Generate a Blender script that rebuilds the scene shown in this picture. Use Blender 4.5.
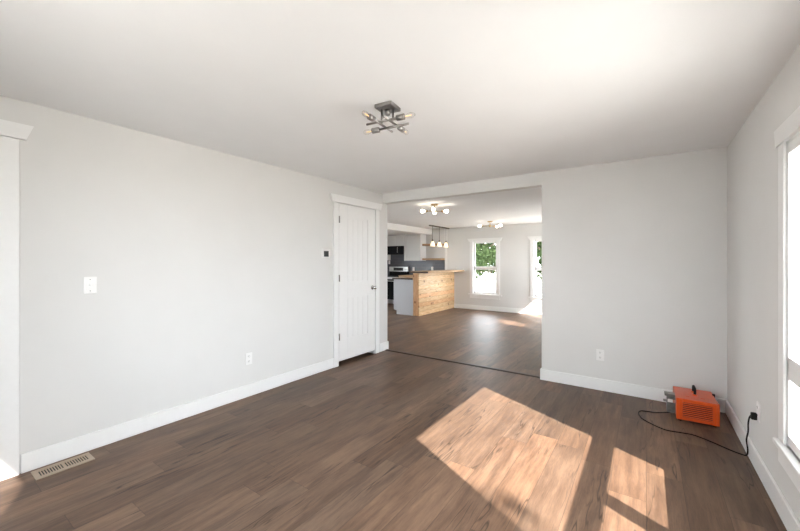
import bpy, bmesh, math, random
from mathutils import Vector, Matrix
random.seed(7)
for o in list(bpy.data.objects): bpy.data.objects.remove(o)
S = bpy.context.scene
COL = S.collection

# ------------------------------------------------------------------ camera, sky, sun, exposure
CAM_H = 1.386
cd = bpy.data.cameras.new('camera'); cam = bpy.data.objects.new('camera', cd); COL.objects.link(cam)
cam.location = (0, 0, CAM_H); cam.rotation_euler = (math.radians(90), 0, 0.60623)
cd.sensor_width = 36; cd.lens = 36*355.12/800; cd.shift_y = -3.95/800; cd.clip_start = 0.02; cd.clip_end = 200
S.camera = cam

w = bpy.data.worlds.new('sky'); S.world = w; w.use_nodes = True
bg = w.node_tree.nodes['Background']
bg.inputs[0].default_value = (0.885, 0.945, 1.0, 1); bg.inputs[1].default_value = 16.0

SUN_DIR = Vector((-1.0, 0.515, -0.92)).normalized()
sl = bpy.data.lights.new('sun', 'SUN'); sun = bpy.data.objects.new('sun', sl); COL.objects.link(sun)
sun.rotation_euler = SUN_DIR.to_track_quat('-Z', 'Y').to_euler(); sun.location = (6, -3, 8)
sl.energy = 24.0; sl.color = (1.0, 0.955, 0.885); sl.angle = math.radians(0.6)

S.view_settings.view_transform = 'Standard'; S.view_settings.look = 'None'
S.view_settings.exposure = 0.08; S.view_settings.gamma = 1.0; S.view_settings.use_curve_mapping = False

# ------------------------------------------------------------------ node helpers / materials
class NT:
    def __init__(s, name):
        s.m = bpy.data.materials.new(name); s.m.use_nodes = True
        s.t = s.m.node_tree; s.b = s.t.nodes['Principled BSDF']; s.out = s.t.nodes['Material Output']
    def n(s, typ, **kw):
        nd = s.t.nodes.new(typ)
        for k, v in kw.items(): setattr(nd, k, v)
        return nd
    def link(s, a, b): s.t.links.new(a, b)
    def put(s, sock, v):
        if hasattr(v, 'is_linked') or hasattr(v, 'links'): s.link(v, sock)
        else: sock.default_value = v
    def math(s, op, a, b=0.0, c=None, clamp=False):
        nd = s.n('ShaderNodeMath', operation=op, use_clamp=clamp)
        s.put(nd.inputs[0], a); s.put(nd.inputs[1], b)
        if c is not None: s.put(nd.inputs[2], c)
        return nd.outputs[0]
    def xyz(s, v):
        nd = s.n('ShaderNodeSeparateXYZ'); s.link(v, nd.inputs[0]); return nd.outputs
    def comb(s, x, y, z):
        nd = s.n('ShaderNodeCombineXYZ')
        for i, v in enumerate((x, y, z)): s.put(nd.inputs[i], v)
        return nd.outputs[0]
    def noise(s, vec, scale, detail=4, rough=.55, dist=0):
        nd = s.n('ShaderNodeTexNoise'); s.link(vec, nd.inputs['Vector'])
        nd.inputs['Scale'].default_value = scale; nd.inputs['Detail'].default_value = detail
        nd.inputs['Roughness'].default_value = rough; nd.inputs['Distortion'].default_value = dist
        return nd.outputs[0]
    def white(s, vec):
        nd = s.n('ShaderNodeTexWhiteNoise', noise_dimensions='3D'); s.link(vec, nd.inputs[0]); return nd.outputs
    def ramp(s, fac, stops):
        nd = s.n('ShaderNodeValToRGB'); s.link(fac, nd.inputs[0]); e = nd.color_ramp.elements
        while len(e) < len(stops): e.new(0.5)
        for el, (p, c) in zip(e, stops): el.position = p; el.color = (*c, 1)
        return nd.outputs[0]
    def mix(s, fac, a, b, mode='MIX'):
        nd = s.n('ShaderNodeMix', data_type='RGBA', blend_type=mode)
        s.put(nd.inputs[0], fac)
        for k, v in ((6, a), (7, b)):
            s.put(nd.inputs[k], v if hasattr(v, 'links') else (*v, 1))
        return nd.outputs[2]
    def coord(s): return s.n('ShaderNodeTexCoord').outputs['Object']
    def bump(s, h, strength, dist=0.002):
        nd = s.n('ShaderNodeBump'); s.link(h, nd.inputs['Height']); nd.inputs['Strength'].default_value = strength
        nd.inputs['Distance'].default_value = dist; s.link(nd.outputs[0], s.b.inputs['Normal'])

def plain(name, col, rough=.5, metal=0.0, var=0.04, scale=30, bump=0.0, spec=.5, coat=0):
    t = NT(name); c = t.coord(); n = t.noise(c, scale)
    lo = tuple(max(0, x*(1-var)) for x in col); hi = tuple(min(1, x*(1+var)) for x in col)
    t.link(t.ramp(n, [(.3, lo), (.7, hi)]), t.b.inputs['Base Color'])
    t.b.inputs['Roughness'].default_value = rough; t.b.inputs['Metallic'].default_value = metal
    t.b.inputs['Specular IOR Level'].default_value = spec; t.b.inputs['Coat Weight'].default_value = coat
    if bump: t.bump(n, bump)
    return t.m

def emit(name, col, strength):
    t = NT(name); t.b.inputs['Base Color'].default_value = (*col, 1)
    t.b.inputs['Emission Color'].default_value = (*col, 1); t.b.inputs['Emission Strength'].default_value = strength
    return t.m

def glass_mat(name, tint=(1, 1, 1), refl=.08):
    t = NT(name); tr = t.n('ShaderNodeBsdfTransparent'); tr.inputs[0].default_value = (*tint, 1)
    gl = t.n('ShaderNodeBsdfGlossy'); gl.inputs['Roughness'].default_value = .02
    fr = t.n('ShaderNodeFresnel'); fr.inputs[0].default_value = 1.25
    mx = t.n('ShaderNodeMixShader'); t.link(t.math('MULTIPLY', fr.outputs[0], refl*10, clamp=True), mx.inputs[0])
    t.link(tr.outputs[0], mx.inputs[1]); t.link(gl.outputs[0], mx.inputs[2]); t.link(mx.outputs[0], t.out.inputs[0])
    return t.m

def plank_floor():
    t = NT('oak_plank_floor'); c = t.coord(); x, y, z = t.xyz(c)
    W, L = .187, 1.25
    xs = t.math('DIVIDE', x, W); col = t.math('FLOOR', xs)
    off = t.white(t.comb(col, 3.3, 1.1))[0]
    ys = t.math('ADD', t.math('DIVIDE', y, L), off); row = t.math('FLOOR', ys)
    rnd = t.white(t.comb(col, row, 5.0)); r1 = rnd[0]
    rc = t.xyz(rnd[1])
    fx = t.math('FRACT', xs); fy = t.math('FRACT', ys)
    ex = t.math('MULTIPLY', t.math('MINIMUM', fx, t.math('SUBTRACT', 1.0, fx)), W)
    ey = t.math('MULTIPLY', t.math('MINIMUM', fy, t.math('SUBTRACT', 1.0, fy)), L)
    edge = t.math('MINIMUM', ex, ey)
    # per-plank shifted grain space
    px = t.math('ADD', x, t.math('MULTIPLY', rc[0], 37.0)); py = t.math('ADD', y, t.math('MULTIPLY', rc[1], 53.0))
    warp = t.noise(t.comb(px, t.math('MULTIPLY', py, .6), 0.0), 4.0, 2)
    wx = t.math('ADD', px, t.math('MULTIPLY', t.math('SUBTRACT', warp, .5), .035))
    g1 = t.noise(t.comb(wx, t.math('MULTIPLY', py, .10), 0.0), 26, 5, .6)
    g2 = t.noise(t.comb(wx, t.math('MULTIPLY', py, .03), 2.0), 120, 3, .6)
    big = t.noise(t.comb(px, t.math('MULTIPLY', py, .35), 7.0), 5.0, 3, .5)
    base = t.ramp(t.math('ADD', t.math('MULTIPLY', g1, .75), t.math('MULTIPLY', big, .35)),
                  [(.34, (.078, .044, .028)), (.50, (.132, .078, .050)), (.68, (.190, .117, .076))])
    base = t.mix(t.math('MULTIPLY', t.math('SUBTRACT', g2, .45, clamp=True), 1.2, clamp=True), base, (.07, .045, .032))
    tone = t.math('ADD', .74, t.math('MULTIPLY', r1, .46)); cool = t.math('ADD', .92, t.math('MULTIPLY', rc[2], .20))
    base = t.mix(1.0, base, t.comb(tone, t.math('MULTIPLY', tone, t.math('ADD', .5, t.math('MULTIPLY', cool, .5))), t.math('MULTIPLY', tone, cool)), 'MULTIPLY')
    # long dark smoky streaks
    st = t.noise(t.comb(wx, t.math('MULTIPLY', py, .13), 11.0), 8.0, 4, .6)
    stm = t.math('MULTIPLY', t.math('SUBTRACT', st, .54, clamp=True), 6.0, clamp=True)
    base = t.mix(t.math('MULTIPLY', stm, .55), base, (.046, .029, .021))
    # cracks: zero contour of a stretched noise, masked
    cn = t.noise(t.comb(wx, t.math('MULTIPLY', py, .075), 21.0), 8.0, 3, .55)
    ca = t.math('ABSOLUTE', t.math('SUBTRACT', cn, .5))
    cm = t.noise(t.comb(px, t.math('MULTIPLY', py, .45), 31.0), 3.6, 2)
    crack = t.math('MULTIPLY', t.math('SUBTRACT', 1.0, t.math("MULTIPLY", ca, 80.0), clamp=True),
                   t.math('MULTIPLY', t.math('SUBTRACT', cm, .49, clamp=True), 10.0, clamp=True))
    base = t.mix(t.math('MULTIPLY', crack, .85), base, (.022, .014, .010))
    # knots
    vo = t.n('ShaderNodeTexVoronoi', feature='F1'); t.link(t.comb(t.math('MULTIPLY', wx, 1.5), t.math('MULTIPLY', py, .8), 0.0), vo.inputs['Vector'])
    vo.inputs['Scale'].default_value = 1.9
    kd = vo.outputs['Distance']; kpick = t.xyz(vo.outputs['Color'])[0]
    kn = t.math('MULTIPLY', t.math('SUBTRACT', 1.0, t.math('MULTIPLY', kd, 13.0), clamp=True), t.math('GREATER_THAN', kpick, .45))
    base = t.mix(t.math('MULTIPLY', kn, .85, clamp=True), base, (.026, .016, .012))
    g3 = t.noise(t.comb(px, t.math('MULTIPLY', py, .08), 3.0), 260, 2, .7)
    fine = t.math('ADD', .72, t.math('MULTIPLY', g3, .56))
    base = t.mix(1.0, base, t.comb(fine, fine, fine), 'MULTIPLY')
    gap = t.math('SUBTRACT', 1.0, t.math('DIVIDE', edge, .0018), clamp=True)
    base = t.mix(t.math('MULTIPLY', gap, .75), base, (.018, .012, .009))
    t.link(base, t.b.inputs['Base Color'])
    t.link(t.math('ADD', .36, t.math('MULTIPLY', g1, .16)), t.b.inputs['Roughness'])
    t.b.inputs['Specular IOR Level'].default_value = .30
    t.bump(t.math('SUBTRACT', t.math('MULTIPLY', g1, .25), gap), .25, .0012)
    return t.m

def pine(name, axis, W, horizontal=True, cols=None, knots=True):
    """boards run along axis (0 x, 1 y); stacked in z with board width W"""
    t = NT(name); c = t.coord(); x, y, z = t.xyz(c)
    a = (x, y, z)[axis]; bcr = z if axis != 2 else t.math('ADD', x, y)
    b = t.math('DIVIDE', bcr, W); row = t.math('FLOOR', b)
    r = t.white(t.comb(row, 2.0, 4.0)); rc = t.xyz(r[1])
    pa = t.math('ADD', a, t.math('MULTIPLY', rc[0], 31.0))
    v = t.comb(t.math('MULTIPLY', pa, .12), bcr, t.math('MULTIPLY', rc[1], 9.0))
    g = t.noise(v, 45, 4, .6, .6)
    cols = cols or [(.30, (.50, .29, .125)), (.5, (.72, .475, .25)), (.7, (.81, .60, .37))]
    base = t.ramp(g, cols)
    tone = t.math('ADD', .82, t.math('MULTIPLY', r[0], .30))
    red = t.math('MULTIPLY', t.math('GREATER_THAN', rc[2], .80), .15)
    base = t.mix(1.0, base, t.comb(tone, t.math('MULTIPLY', tone, t.math('SUBTRACT', 1.0, red)), t.math('MULTIPLY', tone, t.math('SUBTRACT', 1.0, t.math('MULTIPLY', red, 1.4)))), 'MULTIPLY')
    if knots:
        vo = t.n('ShaderNodeTexVoronoi', feature='F1')
        t.link(t.comb(pa, t.math('MULTIPLY', bcr, 1.2), t.math('MULTIPLY', rc[1], 9.0)), vo.inputs['Vector']); vo.inputs['Scale'].default_value = 5.5
        kn = t.math('MULTIPLY', t.math('SUBTRACT', 1.0, t.math('MULTIPLY', vo.outputs['Distance'], 3.8), clamp=True),
                    t.math('GREATER_THAN', t.xyz(vo.outputs['Color'])[1], .52))
        base = t.mix(t.math('MULTIPLY', kn, 1.6, clamp=True), base, (.24, .10, .04))
    fr = t.math('FRACT', b); e = t.math('MULTIPLY', t.math('MINIMUM', fr, t.math('SUBTRACT', 1.0, fr)), W)
    gap = t.math('SUBTRACT', 1.0, t.math('DIVIDE', e, .006), clamp=True)
    base = t.mix(t.math('MULTIPLY', gap, .55), base, (.12, .07, .03))
    t.link(base, t.b.inputs['Base Color']); t.b.inputs['Roughness'].default_value = .45
    return t.m

def tile_mat():
    t = NT('dark_subway_tile'); c = t.coord(); x, y, z = t.xyz(c)
    br = t.n('ShaderNodeTexBrick'); t.link(t.comb(x, z, 0.0), br.inputs['Vector'])
    br.inputs['Scale'].default_value = 1.0; br.inputs['Brick Width'].default_value = .30; br.inputs['Row Height'].default_value = .10
    br.inputs['Mortar Size'].default_value = .003
    br.inputs['Color1'].default_value = (.060, .062, .075, 1); br.inputs['Color2'].default_value = (.075, .077, .09, 1)
    br.inputs['Mortar'].default_value = (.12, .12, .125, 1)
    t.link(br.outputs[0], t.b.inputs['Base Color']); t.b.inputs['Roughness'].default_value = .3
    return t.m

def leaf_mat(name, a, b):
    t = NT(name); c = t.coord(); n = t.noise(c, 2.2, 3)
    colr = t.ramp(n, [(.3, a), (.7, b)])
    df = t.n('ShaderNodeBsdfDiffuse'); tl = t.n('ShaderNodeBsdfTranslucent'); mx = t.n('ShaderNodeMixShader'); mx.inputs[0].default_value = .2
    t.link(colr, df.inputs[0]); t.link(colr, tl.inputs[0]); t.link(df.outputs[0], mx.inputs[1]); t.link(tl.outputs[0], mx.inputs[2])
    t.link(mx.outputs[0], t.out.inputs[0]); return t.m

def brushed(name, col, rough):
    t = NT(name); c = t.coord(); x, y, z = t.xyz(c)
    n = t.noise(t.comb(t.math('MULTIPLY', x, .1), t.math('MULTIPLY', y, .1), z), 300, 3)
    t.link(t.ramp(n, [(.3, tuple(v*.85 for v in col)), (.7, col)]), t.b.inputs['Base Color'])
    t.b.inputs['Metallic'].default_value = 1; t.b.inputs['Roughness'].default_value = rough
    return t.m

M = {}
M['wall'] = plain('wall_paint', (.728, .722, .705), .75, var=.012, scale=3, spec=.2)
M['ceil'] = plain('ceiling_paint', (.855, .865, .875), .85, var=.015, scale=2, spec=.1)
M['trim'] = plain('white_trim_paint', (.86, .86, .85), .38, var=.01)
M['door'] = plain('white_door_paint', (.85, .845, .835), .42, var=.01)
M['floor'] = plank_floor()
M['strip'] = plain('brown_strip', (.075, .046, .032), .4, var=.25, scale=12)
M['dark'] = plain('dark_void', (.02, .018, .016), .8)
M['glass'] = glass_mat('window_glass', refl=.06)
M['bulb_glass'] = glass_mat('bulb_glass', (.985, .98, .97), .035)
M['amber'] = emit('filament_glow', (1.0, .60, .28), 1.1)
M['bulb_lit'] = emit('lit_bulb', (1.0, .90, .74), 15.0)
M['bulb_warm'] = emit('warm_lit_bulb', (1.0, .80, .52), 7.0)
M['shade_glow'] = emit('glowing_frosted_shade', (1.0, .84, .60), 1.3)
M['nickel'] = brushed('brushed_nickel', (.36, .35, .335), .32)
M['chrome'] = brushed('chrome', (.72, .72, .72), .12)
M['bronze'] = plain('dark_bronze', (.10, .085, .075), .4, 0.6)
M['brass'] = brushed('satin_brass', (.62, .45, .24), .3)
M['steel'] = brushed('stainless', (.62, .62, .61), .28)
M['blackglass'] = plain('black_glass', (.009, .009, .011), .5, spec=.08)
M['black'] = plain('black_plastic', (.013, .012, .012), .6, spec=.15)
M['plastic'] = plain('white_plastic', (.84, .835, .82), .35, var=.01)
M['slot'] = plain('slot_dark', (.07, .066, .06), .6)
M['screen'] = plain('dark_screen', (.04, .042, .042), .15)
M['tan'] = plain('tan_metal', (.44, .35, .265), .5, .1)
M['orange'] = plain('orange_paint', (.66, .082, .008), .36, var=.06, scale=14, coat=.35)
M['grille'] = plain('dark_red_plate', (.13, .016, .008), .6)
M['redcap'] = plain('red_orange_plastic', (.55, .035, .02), .4)
M['galv'] = plain('galvanised_metal', (.22, .215, .205), .42, .7, var=.25, scale=25)
M['cab'] = plain('grey_cabinet_paint', (.60, .595, .58), .45, var=.012)
M['cabgrey'] = plain('cool_grey_panel', (.50, .505, .53), .5, var=.015)
M['tile'] = tile_mat()
M['pine'] = pine('pine_boards', 1, .112)
M['pine_end'] = pine('pine_end_board', 2, 5.0)
M['butcher'] = pine('butcher_block', 1, .9, cols=[(.3, (.40, .22, .10)), (.5, (.56, .35, .18)), (.7, (.68, .46, .27))], knots=False)
M['shelfwood'] = pine('shelf_wood', 0, .9, cols=[(.3, (.34, .19, .09)), (.5, (.50, .30, .15)), (.7, (.60, .38, .2))], knots=False)
M['darkbrown'] = plain('dark_brown_edge', (.045, .028, .018), .5, var=.2)  # flat dark brown for counter end edges and shelf undersides
M['pickets'] = plain('white_fence_paint', (.85, .85, .84), .6, var=.02)
M['ground'] = plain('pale_gravel', (.44, .41, .37), .9, var=.2, scale=2)
M['leaf'] = leaf_mat('green_leaves', (.008, .015, .006), (.038, .054, .023))
M['leafdry'] = leaf_mat('olive_leaves', (.028, .026, .014), (.06, .052, .03))
M['bark'] = plain('bark', (.12, .085, .06), .9, var=.3, scale=8)

# ------------------------------------------------------------------ mesh builder
def ident(p): return p
class MB:
    def __init__(s, f=None): s.bm = bmesh.new(); s.f = f or ident
    def box(s, a, b, bev=0.0, seg=2):
        t = bmesh.new(); bmesh.ops.create_cube(t, size=1.0)
        lo = [min(p, q) for p, q in zip(a, b)]; hi = [max(p, q) for p, q in zip(a, b)]
        for v in t.verts: v.co = Vector([l + (h-l)*(c+.5) for l, h, c in zip(lo, hi, v.co)])
        if bev: bmesh.ops.bevel(t, geom=list(t.edges), offset=bev, segments=seg, affect='EDGES', profile=.5)
        s.add(t); return s
    def add(s, t, mat=None):
        vs = {}
        for v in t.verts:
            co = mat @ v.co if mat else v.co
            vs[v] = s.bm.verts.new(s.f(Vector(co)))
        for fc in t.faces:
            try: nf = s.bm.faces.new([vs[v] for v in fc.verts]); nf.smooth = fc.smooth
            except ValueError: pass
        t.free()
    def prism(s, poly, d0, d1):
        """poly of (u,z) extruded along depth d"""
        t = bmesh.new()
        A = [t.verts.new((u, d0, z)) for u, z in poly]; B = [t.verts.new((u, d1, z)) for u, z in poly]
        n = len(poly); t.faces.new(A); t.faces.new(B[::-1])
        for i in range(n): t.faces.new([A[i], B[i], B[(i+1) % n], A[(i+1) % n]])
        s.add(t); return s
    def tube(s, pts, r, seg=10, cap=True):
        pts = [Vector(p) for p in pts]; t = bmesh.new(); rings = []
        up = None
        for i, p in enumerate(pts):
            d = (pts[min(i+1, len(pts)-1)] - pts[max(i-1, 0)]).normalized()
            if up is None: up = Vector((0, 0, 1)) if abs(d.z) < .9 else Vector((1, 0, 0))
            n1 = d.cross(up).normalized(); n2 = n1.cross(d).normalized(); up = n2
            rr = r[i] if isinstance(r, (list, tuple)) else r
            rings.append([t.verts.new(p + (n1*math.cos(a) + n2*math.sin(a))*rr) for a in [2*math.pi*k/seg for k in range(seg)]])
        for A, B in zip(rings, rings[1:]):
            for k in range(seg):
                f = t.faces.new([A[k], A[(k+1) % seg], B[(k+1) % seg], B[k]]); f.smooth = True
        if cap: t.faces.new(rings[0][::-1]); t.faces.new(rings[-1])
        s.add(t); return s
    def lathe(s, prof, org, axis=(0, 0, 1), seg=20):
        """prof of (radius, height along axis)"""
        ax = Vector(axis).normalized(); org = Vector(org)
        q = Vector((0, 0, 1)).rotation_difference(ax); t = bmesh.new(); rings = []
        for r, hh in prof:
            if r < 1e-6: rings.append([t.verts.new(org + q @ Vector((0, 0, hh)))]); continue
            rings.append([t.verts.new(org + q @ Vector((r*math.cos(2*math.pi*k/seg), r*math.sin(2*math.pi*k/seg), hh))) for k in range(seg)])
        for A, B in zip(rings, rings[1:]):
            for k in range(seg):
                k2 = (k+1) % seg
                if len(A) == 1 and len(B) == 1: break
                vs = [A[0], B[k2], B[k]] if len(A) == 1 else ([A[k], A[k2], B[0]] if len(B) == 1 else [A[k], A[k2], B[k2], B[k]])
                f = t.faces.new(vs); f.smooth = True
        s.add(t); return s
    def build(s, name, mat, parent=None, label=None):
        bmesh.ops.recalc_face_normals(s.bm, faces=list(s.bm.faces))
        if parent is not None and parent.type == 'EMPTY':
            inv = base_matrix(parent).inverted()
            for v in s.bm.verts: v.co = inv @ v.co
        elif parent is not None and parent.parent is not None:
            inv = base_matrix(parent.parent).inverted()
            for v in s.bm.verts: v.co = inv @ v.co
        me = bpy.data.meshes.new(name); s.bm.to_mesh(me); s.bm.free()
        o = bpy.data.objects.new(name, me); COL.objects.link(o); me.materials.append(mat)
        if parent is not None: o.parent = parent
        if label: o['label'] = label
        return o

LOCAL = set()
def base_matrix(e):
    """things flagged local have their parts modelled in the thing's own frame"""
    if e.name in LOCAL: return Matrix.Identity(4)
    return Matrix.Translation(e.location)

def thing(name, label, cat, loc=(0, 0, 0), rz=0, group=None, local=False, kind=None):
    o = bpy.data.objects.new(name, None); COL.objects.link(o); o.location = loc; o.rotation_euler = (0, 0, rz)
    o.empty_display_size = .1
    o['label'] = label; o['category'] = cat
    if group: o['group'] = group
    if kind: o['kind'] = kind
    if local or rz: LOCAL.add(o.name)
    return o
def tag(o, label, cat, group=None, kind=None):
    o['label'] = label; o['category'] = cat
    if group: o['group'] = group
    if kind: o['kind'] = kind
    return o
def struct(o, label, cat): return tag(o, label, cat, kind='structure')
def dup(root, loc, rz, label, name=None):
    r = root.copy(); COL.objects.link(r); r.location = loc; r.rotation_euler = (0, 0, rz); r['label'] = label
    for ch in list(root.children):
        c = ch.copy(); COL.objects.link(c); c.parent = r
        for g in list(ch.children):
            d = g.copy(); COL.objects.link(d); d.parent = c
    return r

# ------------------------------------------------------------------ room dimensions (metres)
XL, XR, YB, H = -3.365, .610, 4.379, 2.44
YB2 = YB + .125                 # far face of the partition
YN = -.66                       # wall behind the camera
YF = 9.68                       # far wall of the dining room
XK = -7.70                      # kitchen's left wall
XD = -.66                       # dining room's right wall
OX1, OZ = -1.010, 2.288         # opening in the partition
T = .12
HD = 2.392
def wall_holes(u0, u1, z0, z1, holes):
    """rectangles covering [u0,u1]x[z0,z1] minus holes"""
    us = sorted({u0, u1, *[h[0] for h in holes], *[h[1] for h in holes]})
    zs = sorted({z0, z1, *[h[2] for h in holes], *[h[3] for h in holes]})
    out = []
    for a, b in zip(us, us[1:]):
        col = []
        for c, d in zip(zs, zs[1:]):
            cx, cz = (a+b)/2, (c+d)/2
            if any(h[0] < cx < h[1] and h[2] < cz < h[3] for h in holes): continue
            if col and abs(col[-1][1]-c) < 1e-9: col[-1] = (col[-1][0], d)
            else: col.append((c, d))
        out += [(a, b, c, d) for c, d in col]
    return out
def wall_x(name, x0, x1, u0, u1, holes, label, z1=H):      # wall normal along x, u = y
    m = MB()
    for a, b, c, d in wall_holes(u0, u1, 0, z1, holes): m.box((x0, a, c), (x1, b, d))
    return struct(m.build(name, M['wall']), label, 'wall')
def wall_y(name, y0, y1, u0, u1, holes, label, z1=H):
    m = MB()
    for a, b, c, d in wall_holes(u0, u1, 0, z1, holes): m.box((a, y0, c), (b, y1, d))
    return struct(m.build(name, M['wall']), label, 'wall')

# openings
D1 = (3.408, 4.185, 0, 2.165)          # closet door (left wall)
D2 = (-.42, .395, 0, 2.18)             # door at the left edge
W1 = (1.235, 2.71, .415, 2.02)        # right wall window
FW = [(-1.85, -.70, .75, 2.25)]   # windows behind the camera
FA = [(-4.14, -3.42, .455, 1.965), (-2.43, -1.71, .455, 1.965), (-1.50, -.80, .455, 1.965)]  # far windows; the third is unseen, added to brighten the dining room
DW = [(6.78, 7.315, 1.35, 2.10), (8.36, 9.50, .3, 2.10)]       # dining room side windows
KW = [(5.6, 7.6, .9, 2.1)]            # unseen kitchen side window, enlarged to let in more skylight

# ------------------------------------------------------------------ structure
struct(MB().box((XK-.12, YN-.12, -.10), (XR+.06, YB2, 0)).box((XK-.12, YB2, -.10), (XD+.12, YF+.12, 0)).build('floor', M['floor']), 'brown oak plank floor running through both rooms', 'floor')
struct(MB().box((XK-.12, YN-.12, H), (XR+.06, YB2, H+.12)).box((XK-.12, YB2, H), (XD+.12, YF+.12, H+.12)).build('ceiling', M['ceil']), 'smooth white painted ceiling over both rooms', 'ceiling')
wall_x('wall_left', XL-T, XL, YN-T, YB, [D1, D2], 'long pale grey wall at left with the white closet door')
wall_x('wall_right', XR, XR+.06, YN-T, YB2, [W1], 'pale grey wall at right with the large bright window')
wall_y('wall_back', YB, YB2, XK-T, XR, [(XL, OX1, 0, OZ)], 'pale grey partition wall with the wide cased-free opening')
wall_y('wall_front', YN-T, YN, XL-1.5, XR, [(*f,) for f in FW], 'pale grey wall behind the camera')
wall_y('wall_far', YF, YF+T, XK-T, XD+T, FA, 'far pale grey wall of the dining room with two windows')
wall_x('wall_dining_right', XD, XD+T, YB2, YF, DW, 'right wall of the dining room, hidden behind the partition')
wall_x('wall_kitchen_left', XK-T, XK, YB2, YF, KW, 'left wall of the kitchen')
wall_x('wall_closet', XL-1.5, XL-1.38, YN, YB, [], 'back wall of the closet behind the white door')
struct(MB().box((XK, YB2, HD), (XD, YF, H)).build('ceiling_dining', M['ceil']), 'white ceiling of the dining room and kitchen', 'ceiling')
struct(MB().box((XK, YB2, 2.225), (-5.5, YF, HD)).build('ceiling_soffit', M['trim']), 'dropped white soffit above the kitchen cabinets', 'soffit')

# baseboards
bt, bh = .015, .125
def base(name, boxes, label):
    m = MB()
    for a, b in boxes: m.box(a, b, .003, 1)
    return struct(m.build(name, M['trim']), label, 'baseboard')
base('baseboard_left', [((XL, .494, 0), (XL+bt, 3.316, bh)), ((XL, 4.291, 0), (XL+bt, YB2+bt, bh)), ((XL-.6, YB2, 0), (XL, YB2+bt, bh)), ((XL, YN, 0), (XL+bt, -.53, bh))],
     'white baseboard along the left wall')
base('baseboard_back', [((OX1-bt, YB-bt, 0), (XR-bt, YB, bh)), ((OX1-bt, YB, 0), (OX1, YB2+bt, bh)), ((OX1, YB2, 0), (XD, YB2+bt, bh))], 'white baseboard along the partition wall right of the opening')
base('baseboard_right', [((XR-bt, YN, 0), (XR, YB, bh))], 'white baseboard along the right wall')
base('baseboard_far', [((-4.73, YF-bt, 0), (XD-bt, YF, bh)), ((XD-bt, YB2+bt, 0), (XD, YF, bh))], 'white baseboard along the far dining room wall')
m = MB(); m.prism([(0, 0), (.010, .009), (.052, .009), (.062, 0)], XL, OX1)
# prism is in (u,z) with depth d -> remap to y,z with length along x
for v in m.bm.verts: v.co = Vector((v.co.y, 4.432 + v.co.x, v.co.z))
tr_ = struct(m.build('trim_1', M['strip']), 'brown transition strip on the floor across the opening', 'threshold strip')
MB().box((XL+.001, 4.418, .0003), (OX1, 4.502, .003)).build('shadow_gap', M['dark'], tr_, 'dark expansion gap beside the strip')
struct(MB().box((-5.04, YF-.02, .95), (-4.965, YF, H), .003, 1).build('trim_2', M['trim']), 'narrow white vertical board on the far wall beside the kitchen shelves', 'trim')

# ------------------------------------------------------------------ windows and doors
def on_right(p): return Vector((XR + p[1], p[0], p[2]))       # (u, depth out of room, z)
def on_far(p): return Vector((p[0], YF + p[1], p[2]))
def on_front(p): return Vector((p[0], YN - p[1], p[2]))
def on_left(p): return Vector((XL - p[1], p[0], p[2]))
def on_dining(p): return Vector((XD + p[1], p[0], p[2]))
def on_kitchen(p): return Vector((XK - p[1], p[0], p[2]))

def head_poly(u0, u1, z0, z1, lo, hi):
    return [(u0-lo, z0), (u1+lo, z0), (u1+hi, z1), (u0-hi, z1)]

def window(name, f, op, label, rails=(), muls=(), casing=.115, sash=.05, glass_d=.015, fr_d=(.0, .035), head=.125, lip=(.03, .058), stool=True, jamb=.045, dj=T, jbot=None, jtop=None, proud=.02, nose=.045, horn=.05):
    jbot = jbot or jamb; jtop = jtop or jamb
    u0, u1, z0, z1 = op
    root = thing(name, label, 'window', f(Vector(((u0+u1)/2, 0, z0))), kind='structure')
    m = MB(f)
    m.box((u0-casing, -proud, z0), (u0, 0, z1), .002, 1); m.box((u1, -proud, z0), (u1+casing, 0, z1), .002, 1)
    m.prism(head_poly(u0-casing, u1+casing, z1, z1+head, *lip), -proud-.006, 0)
    m.build('casing', M['trim'], root)
    if stool:
        MB(f).box((u0-casing-horn, -nose, z0-.028), (u1+casing+horn, .012, z0), .006).build('stool', M['trim'], root)
        MB(f).box((u0-casing, -proud, z0-.028-.10), (u1+casing, 0, z0-.028), .003, 1).build('apron', M['trim'], root)
    j = MB(f); a, b = fr_d
    # jamb liner around the hole
    j.box((u0, .0, z0), (u0+.012, dj, z1)); j.box((u1-.012, 0, z0), (u1, dj, z1)); j.box((u0, 0, z1-.012), (u1, dj, z1)); j.box((u0, 0.012, z0), (u1, dj, z0+.012))
    j.build('jamb', M['trim'], root)
    fr = MB(f)
    g0, g1, h0, h1 = u0+.012, u1-.012, z0+.012, z1-.012
    fr.box((g0, a, h0), (g0+jamb, b, h1), .003, 1); fr.box((g1-jamb, a, h0), (g1, b, h1), .003, 1)
    fr.box((g0, a, h0), (g1, b, h0+jbot), .003, 1); fr.box((g0, a, h1-jtop), (g1, b, h1), .003, 1)
    for (ra, rb) in rails: fr.box((g0, a, ra), (g1, b, rb), .003, 1)
    for (ma, mb_, mz0, mz1) in muls: fr.box((ma, a, mz0), (mb_, b, mz1), .003, 1)
    fr.build('sash', M['plastic'], root)
    MB(f).box((g0+.01, glass_d-.002, h0+.01), (g1-.01, glass_d+.002, h1-.01)).build('glass_pane', M['glass'], root)
    return root
window('window_1', on_right, W1, 'large white framed picture window on the right wall, glaring white',
       rails=[(.77, .887)], muls=[(1.91, 2.022, .44, .775)], casing=.09, lip=(.025, .05), head=.097, jamb=.02, jbot=.05, jtop=.058, dj=.06, proud=.012, nose=.035, horn=.0)
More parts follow.
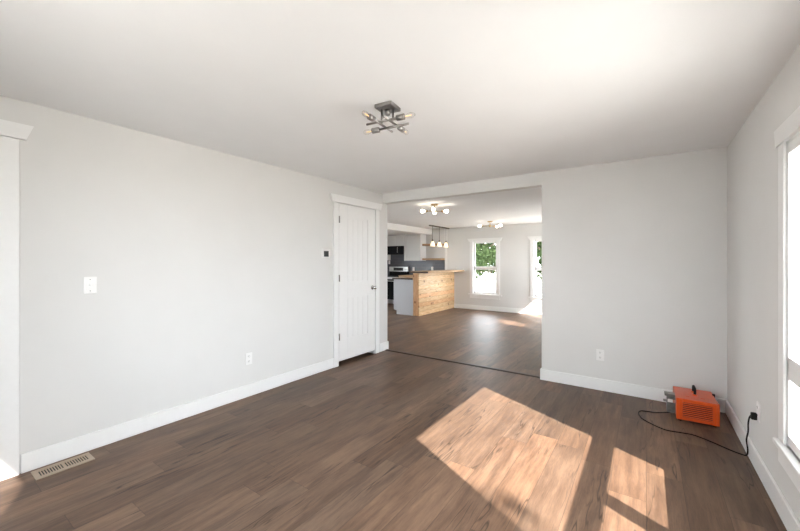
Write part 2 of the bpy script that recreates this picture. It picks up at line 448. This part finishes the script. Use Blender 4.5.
for i, (op, lab) in enumerate(zip(FA, ['white sash window on the far wall, nearer the kitchen', 'white sash window on the far wall cut off by the partition', 'unseen sash window added on the far wall to brighten the dining room'])):
    window('window_%d' % (2+i), on_far, op, lab, rails=[(1.15, 1.245)], casing=.085, head=.085, lip=(.03, .075), glass_d=.075, fr_d=(.05, .09), jamb=.04)
window('window_8', on_front, FW[0], 'window behind the camera', casing=.09, glass_d=.06, fr_d=(.04, .08), jamb=.04)
window('window_5', on_dining, DW[0], 'small side window of the dining room', casing=.09, jamb=.03)
window('window_6', on_dining, DW[1], 'tall side window of the dining room', casing=.09, jamb=.03)
window('window_7', on_kitchen, KW[0], 'unseen window on the kitchen left wall, enlarged for more skylight', casing=.09, jamb=.04)

def door(name, f, op, label, casing=.092, z_gap=.058, hinge_side=0, lip=(.03, .066), knob=True, head=.098):
    u0, u1, z0, z1 = op
    root = thing(name, label, 'door', f(Vector(((u0+u1)/2, 0, 0))), kind='structure')
    m = MB(f)
    m.box((u0-casing, -.02, 0), (u0-.004, 0, z1), .002, 1); m.box((u1+.004, -.02, 0), (u1+casing, 0, z1), .002, 1)
    m.prism(head_poly(u0-casing, u1+casing, z1+.004, z1+head+.004, *lip), -.027, 0)
    m.build('casing', M['trim'], root)
    j = MB(f); j.box((u0-.004, 0, 0), (u0+.004, T, z1)); j.box((u1-.004, 0, 0), (u1+.004, T, z1)); j.box((u0, 0, z1-.004), (u1, T, z1+.004))
    j.build('jamb', M['trim'], root)
    a, b = -.012, .026
    s0, s1, t0, t1 = u0+.007, u1-.007, z_gap, z1-.008
    st = .165; lock0, lock1 = .90, 1.105
    p = [(t0, .335), (lock0, lock1), (t1-.165, t1)]
    d = MB(f)
    d.box((s0, a, t0), (s0+st, b, t1), .002, 1); d.box((s1-st, a, t0), (s1, b, t1), .002, 1)
    for q0, q1 in p: d.box((s0+st, a, q0), (s1-st, b, q1))
    slab = d.build('door_slab', M['door'], root)
    for q0, q1 in ((.335, lock0), (lock1, t1-.165)):
        g = MB(f); n = 4; wdt = (s1-s0-2*st)/n
        # bevelled sticking then grooved planks, slightly recessed
        g.box((s0+st, a+.010, q0), (s1-st, b-.004, q1))
        for k in range(n):
            g.box((s0+st+.010+(wdt-.005)*k+.002, a+.005, q0+.012), (s0+st+.010+(wdt-.005)*(k+1)-.002, a+.012, q1-.012), .002, 1)
        g.build('door_panel', M['door'], slab)
    if knob:
        ku = s1-.062
        kb = MB(f); kb.lathe([(0, 0), (.032, 0), (.031, .006), (.012, .010), (.011, .030), (.022, .036), (.028, .048), (.026, .060), (.014, .067), (0, .068)], (ku, a, 1.0), (0, -1, 0))
        kb.build('door_knob', M['chrome'], root, 'round chrome door knob')
        for z in (1.945, 1.165, .385):
            h_ = MB(f); h_.tube([(u0+.002, -.027, z-.045), (u0+.002, -.027, z+.045)], .0065, 8); h_.box((u0-.003, -.023, z-.044), (u0+.012, -.012, z+.044))
            h_.build('hinge', M['nickel'], root, 'grey metal hinge')
    return root
door('door_1', on_left, D1, 'white two-panel closet door with chrome knob beside the opening')
door('door_2', on_left, D2, 'white door casing at the left edge of the photo', z_gap=.01, knob=False)

# ------------------------------------------------------------------ backsplash (structure)
bs = MB(); bs.box((XK, YF-.012, .90), (-5.04, YF, 1.43)); bs.box((-7.09, YF-.012, 1.43), (-6.33, YF, 1.66))
struct(bs.build('trim_3', M['tile']), 'dark grey tiled backsplash behind the range', 'backsplash')

# ------------------------------------------------------------------ kitchen
def cabinet_front(m, f_y, x0, x1, z0, z1, dirn=-1):
    """shaker door on plane y=f_y facing -y: flat panel with raised frame"""
    s = .055
    m.box((x0, f_y-.006, z0), (x1, f_y, z1))
    for a, b in (((x0, z0), (x0+s, z1)), ((x1-s, z0), (x1, z1)), ((x0+s, z0), (x1-s, z0+s)), ((x0+s, z1-s), (x1-s, z1))):
        m.box((a[0], f_y-.026, a[1]), (b[0], f_y-.006, b[1]), .004, 1)
def upper(name, x0, x1, z0, z1, ndoors, label):
    r = thing(name, label, 'cabinet', ((x0+x1)/2, YF-.16, z0))
    MB().box((x0, 9.37, z0), (x1, YF-.013, z1)).build('cabinet_body', M['cab'], r)
    wd = (x1-x0)/ndoors
    for k in range(ndoors):
        m = MB(); cabinet_front(m, 9.37, x0+wd*k+.003, x0+wd*(k+1)-.003, z0+.003, z1-.004); m.build('cabinet_door', M['cab'], r)
    return r
upper('wall_cabinet', -7.09, -6.332, 1.888, 2.223, 2, 'short grey two-door wall cabinet above the black range hood')
c = upper('wall_cabinet', -6.328, -5.722, 1.41, 2.223, 1, 'tall grey wall cabinet between the range hood and the shelves')
MB().box((-5.7215, 9.35, 1.41), (-5.705, YF-.013, 2.223)).build('end_panel', M['trim'], c, 'white end panel')

r = thing('range_hood', 'black low-profile microwave hood under the short wall cabinet', 'range hood', (-6.71, 9.5, 1.61))
MB().box((-7.088, 9.30, 1.612), (-6.334, YF-.014, 1.886), .006).build('hood_body', M['black'], r)
MB().box((-7.08, 9.292, 1.64), (-6.52, 9.30, 1.875), .003, 1).build('door_glass', M['blackglass'], r)
MB().box((-6.51, 9.292, 1.64), (-6.345, 9.30, 1.875), .003, 1).build('control_panel', M['blackglass'], r)
MB().tube([(-6.535, 9.275, 1.67), (-6.535, 9.275, 1.85)], .009).build('handle', M['nickel'], r)

r = thing('range', 'stainless and black electric range against the dark tile backsplash', 'range', (-6.71, 9.35, 0))
MB().box((-7.086, 9.06, .06), (-6.336, YF-.014, .90), .004, 1).build('range_body', M['black'], r)
MB().box((-7.086, 9.03, .90), (-6.336, YF-.10, .915), .004, 1).build('cooktop', M['blackglass'], r)
bg_ = MB().box((-7.086, 9.60, .90), (-6.336, YF-.014, 1.06), .004, 1).build('backguard', M['black'], r)
pn = MB().box((-7.086, 9.585, 1.06), (-6.336, YF-.014, 1.215), .006).build('control_panel', M['steel'], r)
MB().box((-6.90, 9.578, 1.085), (-6.52, 9.586, 1.185)).build('display', M['screen'], pn)
for x in (-7.03, -6.96, -6.47, -6.40):
    MB().lathe([(0, 0), (.022, 0), (.02, .025), (0, .026)], (x, 9.585, 1.135), (0, -1, 0), 14).build('knob', M['steel'], pn)
MB().box((-7.086, 9.02, .83), (-6.336, 9.06, .90), .003, 1).build('front_rail', M['steel'], r)
MB().box((-7.08, 9.02, .20), (-6.342, 9.06, .815), .004, 1).build('oven_door', M['blackglass'], r)
MB().tube([(-7.04, 8.98, .775), (-6.38, 8.98, .775)], .014).box((-7.03, 8.98, .765), (-7.01, 9.03, .785)).box((-6.41, 8.98, .765), (-6.39, 9.03, .785)).build('oven_handle', M['steel'], r)
MB().box((-7.08, 9.02, .065), (-6.342, 9.06, .185), .004, 1).build('drawer', M['steel'], r)
for x in (-7.05, -6.38):
    for y in (9.1, 9.6): MB().tube([(x, y, 0), (x, y, .062)], .018).build('foot', M['black'], r)

r = thing('base_cabinet', 'grey base cabinet right of the range under the far counter', 'cabinet', (-5.95, 9.36, 0))
MB().box((-6.33, 9.07, .10), (-5.52, YF-.014, .92)).build('cabinet_body', M['cab'], r)
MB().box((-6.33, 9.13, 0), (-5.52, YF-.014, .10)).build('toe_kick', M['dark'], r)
m = MB(); cabinet_front(m, 9.07, -6.325, -5.96, .12, .90); m.build('cabinet_door', M['cab'], r)

r = thing('peninsula_cabinet', 'cool grey peninsula cabinet end behind the pine bar wall', 'cabinet', (-5.25, 8.6, 0))
MB().box((-5.50, 7.68, .105), (-4.906, YF-.014, .918)).build('cabinet_body', M['cab'], r)
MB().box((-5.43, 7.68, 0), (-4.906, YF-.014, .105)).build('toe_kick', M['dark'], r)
m = MB(); m.prism([(-5.515, .115), (-5.425, .115), (-5.425, 0), (-4.906, 0), (-4.906, .918), (-5.515, .918)], 7.662, 7.68); m.build('end_panel', M['cabgrey'], r, 'smooth cool grey end panel')
r = thing('countertop', 'butcher block kitchen counter on the grey cabinets behind the bar', 'countertop', (-5.3, 8.6, .92))
MB().box((-5.54, 7.635, .9205), (-4.907, YF-.014, .958), .003, 1).box((-6.33, 9.04, .9205), (-5.54, YF-.014, .958), .003, 1).build('wood_top', M['butcher'], r)
MB().box((-5.54, 7.627, .9205), (-4.907, 7.635, .957)).build('end_edge', M['darkbrown'], r, 'dark brown end edge')  # thin strip, much darker brown than the top

r = thing('bar_wall', 'knotty pine clad bar wall facing the dining room', 'bar', (-4.82, 8.7, 0))
MB().box((-4.905, 7.69, 0), (-4.75, YF-.002, 1.095)).build('core', M['pine_end'], r)
MB().box((-4.75, 7.665, 0), (-4.73, YF-.002, 1.095)).build('cladding', M['pine'], r)
MB().box((-4.905, 7.665, 0), (-4.75, 7.69, 1.095), .002, 1).build('end_board', M['pine_end'], r, 'vertical pine end board')
r = thing('bar_top', 'raised light wood bar top on the knotty pine wall', 'bar top', (-4.68, 8.6, 1.1))
m = MB(); m.box((-4.95, 7.56, 1.0955), (-4.39, YF-.0225, 1.138), .005); m.build('wood_slab', M['butcher'], r)
MB().box((-4.95, 7.552, 1.0955), (-4.405, 7.56, 1.136)).build('end_edge', M['darkbrown'], r, 'dark brown end edge')  # near end of the slab in dark brown

def shelf(z, label):
    r = thing('wall_shelf', label, 'shelf', (-5.37, 9.55, z), group='wooden shelves beside the wall cabinet')
    MB().box((-5.70, 9.425, z), (-5.045, YF-.013, z+.055), .003, 1).build('board', M['shelfwood'], r)
    MB().box((-5.70, 9.43, z-.004), (-5.045, YF-.013, z-.0005)).build('underside', M['darkbrown'], r, 'dark brown underside')  # thin dark brown sheet below the board
    return r
shelf(1.43, 'lower thick wooden shelf just above the dark backsplash')
shelf(1.875, 'upper thick wooden shelf behind the glowing pendant bulbs')

# ------------------------------------------------------------------ outlets, switch, thermostat
def outlet(label, loc, rz):
    r = thing('wall_outlet', label, 'outlet', loc, rz, local=True)
    MB().box((-.0375, -.006, -.06), (.0375, 0, .06), .003).build('cover_plate', M['plastic'], r)
    for dz in (.026, -.026):
        p = []
        for k in range(20):
            a = 2*math.pi*k/20; p.append((.0175*math.cos(a), max(-.0135, min(.0135, .0185*math.sin(a)))+dz))
        q = MB(); q.prism(p, -.0085, -.005); so = q.build('socket', M['plastic'], r)
        for dx in (-.0065, .0065):
            MB().box((dx-.0014, -.0092, dz-.001), (dx+.0014, -.0082, dz+.009)).build('slot', M['slot'], so)
        MB().tube([(0, -.0092, dz-.0075), (0, -.0082, dz-.0075)], .0025, 8).build('ground_hole', M['slot'], so)
    return r
o1 = outlet('white double outlet low on the long left wall', (XL, 2.117, .385), math.pi/2)
dup(o1, (-.408, YB, .378), 0, 'white double outlet low on the partition wall right of the opening')
dup(o1, (XR, 3.265, .398), -math.pi/2, 'white outlet on the right wall with a black plug in it')
dup(o1, (-6.17, YF-.012, 1.15), 0, 'white outlet on the dark backsplash just right of the range')
dup(o1, (-5.48, YF-.012, 1.165), 0, 'white outlet on the dark backsplash under the lower shelf')
dup(o1, (-7.14, YF-.012, 1.36), 0, 'white outlet on the dark backsplash left under the black hood')

r = thing('light_switch', 'white toggle light switch on the long left wall', 'light switch', (XL, .848, 1.212), math.pi/2, local=True)
MB().box((-.0385, -.006, -.061), (.0385, 0, .061), .003).build('cover_plate', M['plastic'], r)
MB().box((-.006, -.008, -.013), (.006, -.005, .013)).build('toggle_slot', M['trim'], r)
t_ = MB(); t_.box((-.0045, -.02, -.004), (.0045, -.006, .006), .001, 1); t_.build('toggle', M['plastic'], r)
for dz in (.042, -.042): MB().lathe([(0, .0005), (.003, 0), (.003, -.002)], (0, -.0062, dz), (0, -1, 0), 8).build('screw', M['slot'], r)

r = thing('thermostat', 'small white thermostat with dark screen beside the closet door', 'thermostat', (XL, 3.186, 1.49), math.pi/2, local=True)
MB().box((-.072, -.004, -.06), (.072, 0, .06), .002, 1).build('back_plate', M['plastic'], r)
MB().box((-.06, -.024, -.053), (.06, -.004, .053), .006).build('housing', M['plastic'], r)
MB().box((-.052, -.0255, -.042), (.030, -.0238, .030), .001, 1).build('screen', M['screen'], r)

# ------------------------------------------------------------------ floor vent
r = thing('floor_vent', 'tan slotted metal floor register beside the left baseboard', 'floor vent', (-3.243, .682, 0))
fx0, fx1, fy0, fy1 = -3.318, -3.172, .534, .828
v = MB(); sx0, sx1 = -3.285, -3.205
v.box((fx0, fy0, 0.0005), (sx0, fy1, .006)); v.box((sx1, fy0, 0.0005), (fx1, fy1, .006))
ys = []; n_s = 9
for g0, g1 in ((fy0+.025, .677), (.687, fy1-.022)):
    stp = (g1-g0)/n_s
    for k in range(n_s): ys.append((g0+stp*k+.0025, g0+stp*(k+1)-.0035))
prev = fy0
for a, b in ys: v.box((sx0, prev, 0.0005), (sx1, a, .006)); prev = b
v.box((sx0, prev, 0.0005), (sx1, fy1, .006))
v.build('faceplate', M['tan'], r)
MB().box((sx0-.004, fy0+.01, 0.0003), (sx1+.004, fy1-.01, .0016)).build('duct', M['dark'], r, 'dark duct below the slots')

# ------------------------------------------------------------------ near ceiling light
FX = (-1.440, 1.930, H); rot = math.radians(7)
r = thing('ceiling_light', 'brushed nickel ceiling light with crossed bars on a square plate', 'ceiling light', FX, rot)
MB().box((-.066, -.066, -.026), (.066, .066, -.0005), .003, 1).build('canopy', M['nickel'], r)
for (x, y) in ((-.035, -.02), (.03, .02)):
    MB().tube([(x, y, -.026), (x, y, -.12)], .0065).build('stem', M['nickel'], r)
MB().tube([(0, 0, -.026), (0, 0, -.06)], .018).build('swivel_cap', M['nickel'], r)
def arm(p, d, L0, L1, z):
    """bar through p along unit d from -L0 to +L1 with a socket and bulb on the + end"""
    d = Vector(d); p = Vector((p[0], p[1], z)); e = p + d*L1
    MB().tube([p - d*L0, e], .008).build('bar', M['nickel'], r)
    so = MB().lathe([(0, -.058), (.009, -.058), (.0195, -.053), (.020, 0), (.016, .001), (.016, -.012), (0, -.012)], e + d*.05, d, 16).build('socket', M['nickel'], r)
    bu = MB().lathe([(.010, -.004), (.011, .010), (.016, .028), (.0185, .045), (.016, .062), (.008, .076), (0, .080)], e + d*.05, d, 16).build('bulb', M['bulb_glass'], r, 'clear candle bulb with amber filament')
    MB().lathe([(0, 0), (.0025, .004), (.003, .03), (.002, .045), (0, .05)], e + d*.055, d, 8).build('filament', M['amber'], bu)
arm((0, -.036), (1, 0, 0), .145, .095, -.112)
arm((0, .048), (-1, 0, 0), .135, .100, -.128)
arm((-.048, 0), (0, -1, 0), .150, .105, -.118)
arm((.042, 0), (0, 1, 0), .135, .095, -.122)

# ------------------------------------------------------------------ dining-room ceiling lights
def far_light(loc, angs, R, label):
    r = thing('ceiling_light', label, 'ceiling light', loc)
    x, y, z = loc
    MB().lathe([(0, 0), (.065, -.0005), (.066, -.012), (.05, -.024), (0, -.026)], (x, y, z), (0, 0, 1), 24).build('canopy', M['brass'], r)
    MB().tube([(x, y, z-.02), (x, y, z-.12)], .009).lathe([(0, -.03), (.022, -.022), (.026, 0), (.022, .022), (0, .03)], (x, y, z-.12)).build('stem', M['brass'], r)
    for a in angs:
        d = Vector((math.cos(a), math.sin(a), 0)); c = Vector((x, y, z-.12))
        MB().tube([c, c+d*(R-.05)], .006).build('arm', M['brass'], r)
        MB().lathe([(0, -.045), (.016, -.04), (.018, 0), (.014, .006)], c+d*(R-.01), d, 14).build('socket', M['brass'], r)
        MB().lathe([(.013, 0), (.016, .010), (.028, .030), (.031, .048), (.028, .066), (.016, .080), (0, .084)], c+d*(R-.005), d, 16).build('bulb', M['bulb_lit'], r, 'lit white globe bulb')
    return r
yaw = .60623
far_light((-3.06, 5.48, HD), [yaw+.05, yaw+math.pi/2-.1, yaw+math.pi, yaw-math.pi/2-.2], .17, 'lit brass ceiling light with four bulbs, nearer the opening')
far_light((-3.2, 8.55, HD), [yaw-.55, yaw+.65, yaw+math.pi], .22, 'lit ceiling light with three bulbs near the far windows')

# ------------------------------------------------------------------ pendant over the bar
px = -4.88
r = thing('pendant_light', 'bronze bar pendant with three glowing glass shades over the bar', 'pendant light', (px, 9.03, HD))
MB().box((px-.03, 8.47, HD-.028), (px+.03, 9.6, HD-.0005), .003, 1).build('ceiling_bar', M['bronze'], r)
for y in (8.63, 9.02, 9.43):
    MB().tube([(px, y, HD-.028), (px, y, 2.0)], .0055, 8).build('rod', M['bronze'], r)
    MB().lathe([(0, .06), (.012, .06), (.020, .045), (.022, 0), (.018, -.005), (0, -.005)], (px, y, 1.945)).build('socket', M['bronze'], r)
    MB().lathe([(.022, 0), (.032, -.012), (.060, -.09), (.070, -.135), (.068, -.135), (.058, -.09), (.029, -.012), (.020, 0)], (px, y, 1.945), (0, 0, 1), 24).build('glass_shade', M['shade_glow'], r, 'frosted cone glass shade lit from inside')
    MB().lathe([(.012, 0), (.014, -.015), (.030, -.045), (.034, -.07), (.028, -.092), (.015, -.105), (0, -.108)], (px, y, 1.935), (0, 0, 1), 18).build('bulb', M['bulb_warm'], r, 'glowing warm bulb')

# ------------------------------------------------------------------ orange heater in the corner
r = thing('space_heater', 'orange boxy heater with a black cord on the floor in the right corner', 'heater', (.358, 3.912, 0), math.radians(1.5))
Wd, Dp, z0, z1 = .141, .365, .022, .200
MB().box((-Wd, .012, z0), (Wd, Dp, z1), .008).build('housing', M['orange'], r)
fp = MB()
fp.box((-Wd-.002, 0, z0-.004), (-.098, .03, z1+.002), .005); fp.box((.098, 0, z0-.004), (Wd+.002, .03, z1+.002), .005)
fp.box((-.10, .004, z1-.030), (.10, .03, z1+.002), .003); fp.box((-.10, .004, z0-.004), (.10, .03, z0+.022), .003)
for x in (-.122, -.108, .108, .125): fp.box((x-.003, -.004, z0+.004), (x+.003, .004, z1-.006), .002, 1)
fp.build('front_panel', M['orange'], r)
MB().box((-.1, .0085, z0+.018), (.1, .0118, z1-.028)).build('grille_plate', M['grille'], r, 'dark red plate behind the louvres')
n_l = 8; lz0, lz1 = z0+.022, z1-.030; stp = (lz1-lz0)/n_l
for k in range(n_l):
    m = MB(); zz = lz0+stp*k
    m.bm.verts.ensure_lookup_table()
    t = bmesh.new(); bmesh.ops.create_cube(t, size=1.0)
    for vv in t.verts: vv.co = Vector((vv.co.x*.2, vv.co.y*.006, vv.co.z*.0060))
    m.add(t, Matrix.Translation((0, .004, zz+stp*.55)) @ Matrix.Rotation(math.radians(0), 4, 'X'))
    m.build('louvre', M['orange'], r)
hd = MB(); 
hd.tube([(.0, .16, z1-.002), (.0, .16, z1+.045), (.0, .172, z1+.059), (.0, .245, z1+.059), (.0, .257, z1+.045), (.0, .257, z1-.002)], .010, 10)
hd.build('carry_handle', M['black'], r, 'black carry handle')
for y in (.16, .257): MB().lathe([(0, .012), (.014, .011), (.02, 0), (.02, -.004)], (0, y, z1), (0, 0, 1), 16).build('handle_boss', M['orange'], r)
MB().box((-.075, .09, z1-.001), (-.045, .25, z1+.004), .002, 1).box((.03, .09, z1-.001), (.06, .25, z1+.004), .002, 1).build('top_rib', M['orange'], r)
MB().lathe([(0, .022), (.022, .020), (.026, 0), (.026, -.004)], (Wd, .16, .125), (1, 0, 0), 18).build('side_knob', M['redcap'], r, 'red side knob')
MB().box((Wd-.012, .245, z1-.03), (Wd+.008, .262, z1+.012), .003, 1).build('latch', M['black'], r, 'black latch')
br = MB()
br.box((-Wd-.06, .10, .03), (-Wd-.056, .19, .165), .001, 1); br.box((-Wd-.06, .10, .150), (-Wd, .19, .156)); br.box((-Wd-.06, .10, .03), (-Wd, .104, .12)); br.box((-Wd-.075, .13, .165), (-Wd+.002, .20, .185), .002, 1)
br.box((-Wd-.085, .12, .115), (-Wd-.056, .17, .121))
br.build('side_bracket', M['galv'], r, 'grey metal bracket on the left side')
for x in (-.115, .115):
    for y in (.04, .265): MB().lathe([(0, 0), (.014, 0), (.012, z0+.002)], (x, y, 0), (0, 0, 1), 12).build('rubber_foot', M['black'], r)
# cord
def catmull(P, n=10):
    P = [Vector(p) for p in P]; out = []
    for i in range(len(P)-1):
        a, b, c, d = P[max(i-1, 0)], P[i], P[i+1], P[min(i+2, len(P)-1)]
        for k in range(n):
            t = k/n; out.append(.5*((2*b)+(c-a)*t+(2*a-5*b+4*c-d)*t*t+(3*b-a-3*c+d)*t**3))
    return out+[P[-1]]
inv = (Matrix.Translation(r.location) @ Matrix.Rotation(math.radians(1.5), 4, 'Z')).inverted()
cz = .0055
cp = [(.214, 4.09, .045), (.19, 4.08, .012), (.13, 4.045, cz), (.066, 4.0, cz), (.0, 3.985, cz), (-.042, 3.965, cz), (-.058, 3.90, cz), (-.046, 3.83, cz), (-.02, 3.765, cz), (.06, 3.68, cz), (.135, 3.635, cz),
      (.22, 3.645, cz), (.30, 3.655, cz), (.365, 3.625, cz), (.435, 3.575, cz), (.50, 3.52, cz), (.560, 3.485, cz), (.586, 3.475, .012), (.588, 3.455, .06), (.576, 3.42, .14), (.574, 3.36, .22), (.566, 3.31, .29), (.566, 3.285, .335), (.572, 3.272, .362)]
co = MB().tube([inv @ Vector(p) for p in catmull(cp)], .0048, 8).build('power_cord', M['black'], r, 'black power cord')
pl = MB(); pl.box((.570, 3.252, .340), (.6005, 3.280, .386), .006)
pl2 = MB()
for v in pl.bm.verts: v.co = inv @ v.co
pl.build('plug', M['black'], co, 'black plug')

# ------------------------------------------------------------------ outdoors
struct(MB().box((-60, -40, -.50), (60, 80, -.36)).build('ground', M['ground']), 'pale ground outside the windows', 'ground')
r = thing('picket_fence', 'white picket fence outside the far windows', 'fence', (-8.5, 23, -.36))
for k in range(90):
    x = -17 + k*.19
    m = MB(); m.prism([(x-.045, -.30), (x+.045, -.30), (x+.045, .60), (x, .66), (x-.045, .60)], 23.0, 23.02); m.build('picket', M['pickets'], r)
for z in (-.12, .46): MB().box((-17.1, 23.02, z), (0.1, 23.06, z+.08)).build('rail', M['pickets'], r)

def leaves(m, c, rad, n, size, rnd):
    for _ in range(n):
        while True:
            p = Vector((rnd.uniform(-1, 1), rnd.uniform(-1, 1), rnd.uniform(-1, 1)))
            if .15 < p.length < 1: break
        p = Vector(c) + Vector((p.x*rad[0], p.y*rad[1], p.z*rad[2]))
        a = Vector((rnd.gauss(0, 1), rnd.gauss(0, 1), rnd.gauss(0, 1))).normalized(); b = a.orthogonal().normalized(); s = size*rnd.uniform(.6, 1.3)
        q = [p - a*s, p + b*s*.45, p + a*s, p - b*s*.45]
        m.bm.faces.new([m.bm.verts.new(x) for x in q])
def tree(loc, hgt, crown, label, mat, n=2600, size=.16, trunk=.14, seed=1):
    rnd = random.Random(seed); x, y, z = loc
    r = thing('tree', label, 'tree', loc, group=None)
    t = MB().tube([(x, y, z), (x+.05, y, z+hgt*.4), (x-.03, y+.05, z+hgt*.8)], [trunk, trunk*.75, trunk*.3])
    for k in range(5):
        a = rnd.uniform(0, 6.28); t.tube([(x, y, z+hgt*(.35+.08*k)), (x+math.cos(a)*crown*.7, y+math.sin(a)*crown*.7, z+hgt*(.55+.08*k))], [trunk*.4, trunk*.1], 6)
    t.build('trunk', M['bark'], r)
    m = MB()
    for k in range(11):
        a = rnd.uniform(0, 6.28); d = crown*rnd.uniform(.2, .75)
        leaves(m, (x+math.cos(a)*d, y+math.sin(a)*d, z+hgt*rnd.uniform(.27, .92)), (crown*.55, crown*.55, crown*.42), n//11, size, rnd)
    m.build('foliage', mat, r)
tree((-8.7, 17.5, -.36), 4.4, 2.2, 'green leafy tree seen at the left of the first far window', M['leaf'], 3600, .13, seed=3)
tree((-4.6, 20.5, -.36), 4.6, 2.5, 'green leafy tree seen at the right of the first far window', M['leaf'], 3600, .15, seed=6)
tree((-2.3, 13.6, -.36), 4.2, 1.7, 'green leafy tree seen through the partly hidden far window', M['leaf'], 2200, .14, seed=5)
tree((-11.5, 29.0, -.36), 6.0, 3.0, 'distant green tree behind the picket fence', M['leaf'], 3000, .25, seed=8)
hm = MB(); rnd = random.Random(4)
for k in range(26): leaves(hm, (-14 + k*.42, 25.0 + rnd.uniform(-.3, .3), .35), (.45, .5, .75), 110, .13, rnd)
tag(hm.build('hedge', M['leafdry']), 'olive brown hedge behind the picket fence', 'hedge')

hm = MB(); rnd = random.Random(9)
for k in range(30): leaves(hm, (-7.5 + k*.24, 12.5 + rnd.uniform(-.15, .15), .02), (.25, .25, .30+rnd.uniform(0, .06)), 60, .05, rnd)
tag(hm.build('hedge', M['leafdry']), 'low dark hedge just below the far window glass', 'hedge')
# tree outside the right wall, whose drooping bough shades part of the sun patch
r = thing('tree', 'leafy tree outside the right wall window', 'tree', (6.2, -3.4, -.36))
x, y, z = r.location
MB().tube([(x, y, z), (x, y, z+3), (x-.1, y+.1, z+5.5)], [.16, .13, .06]).tube([(x, y, z+4.2), (6.0, -2.2, 5.7), (5.78, -1.45, 6.0)], [.06, .03, .01], 6).build('trunk', M['bark'], r)
m = MB(); rnd = random.Random(11)
leaves(m, (5.84, -1.36, 5.98), (.20, .12, .12), 40, .055, rnd)
leaves(m, (6.6, -3.8, 5.6), (1.4, 1.4, 1.2), 900, .14, rnd)
m.build('foliage', M['leaf'], r)
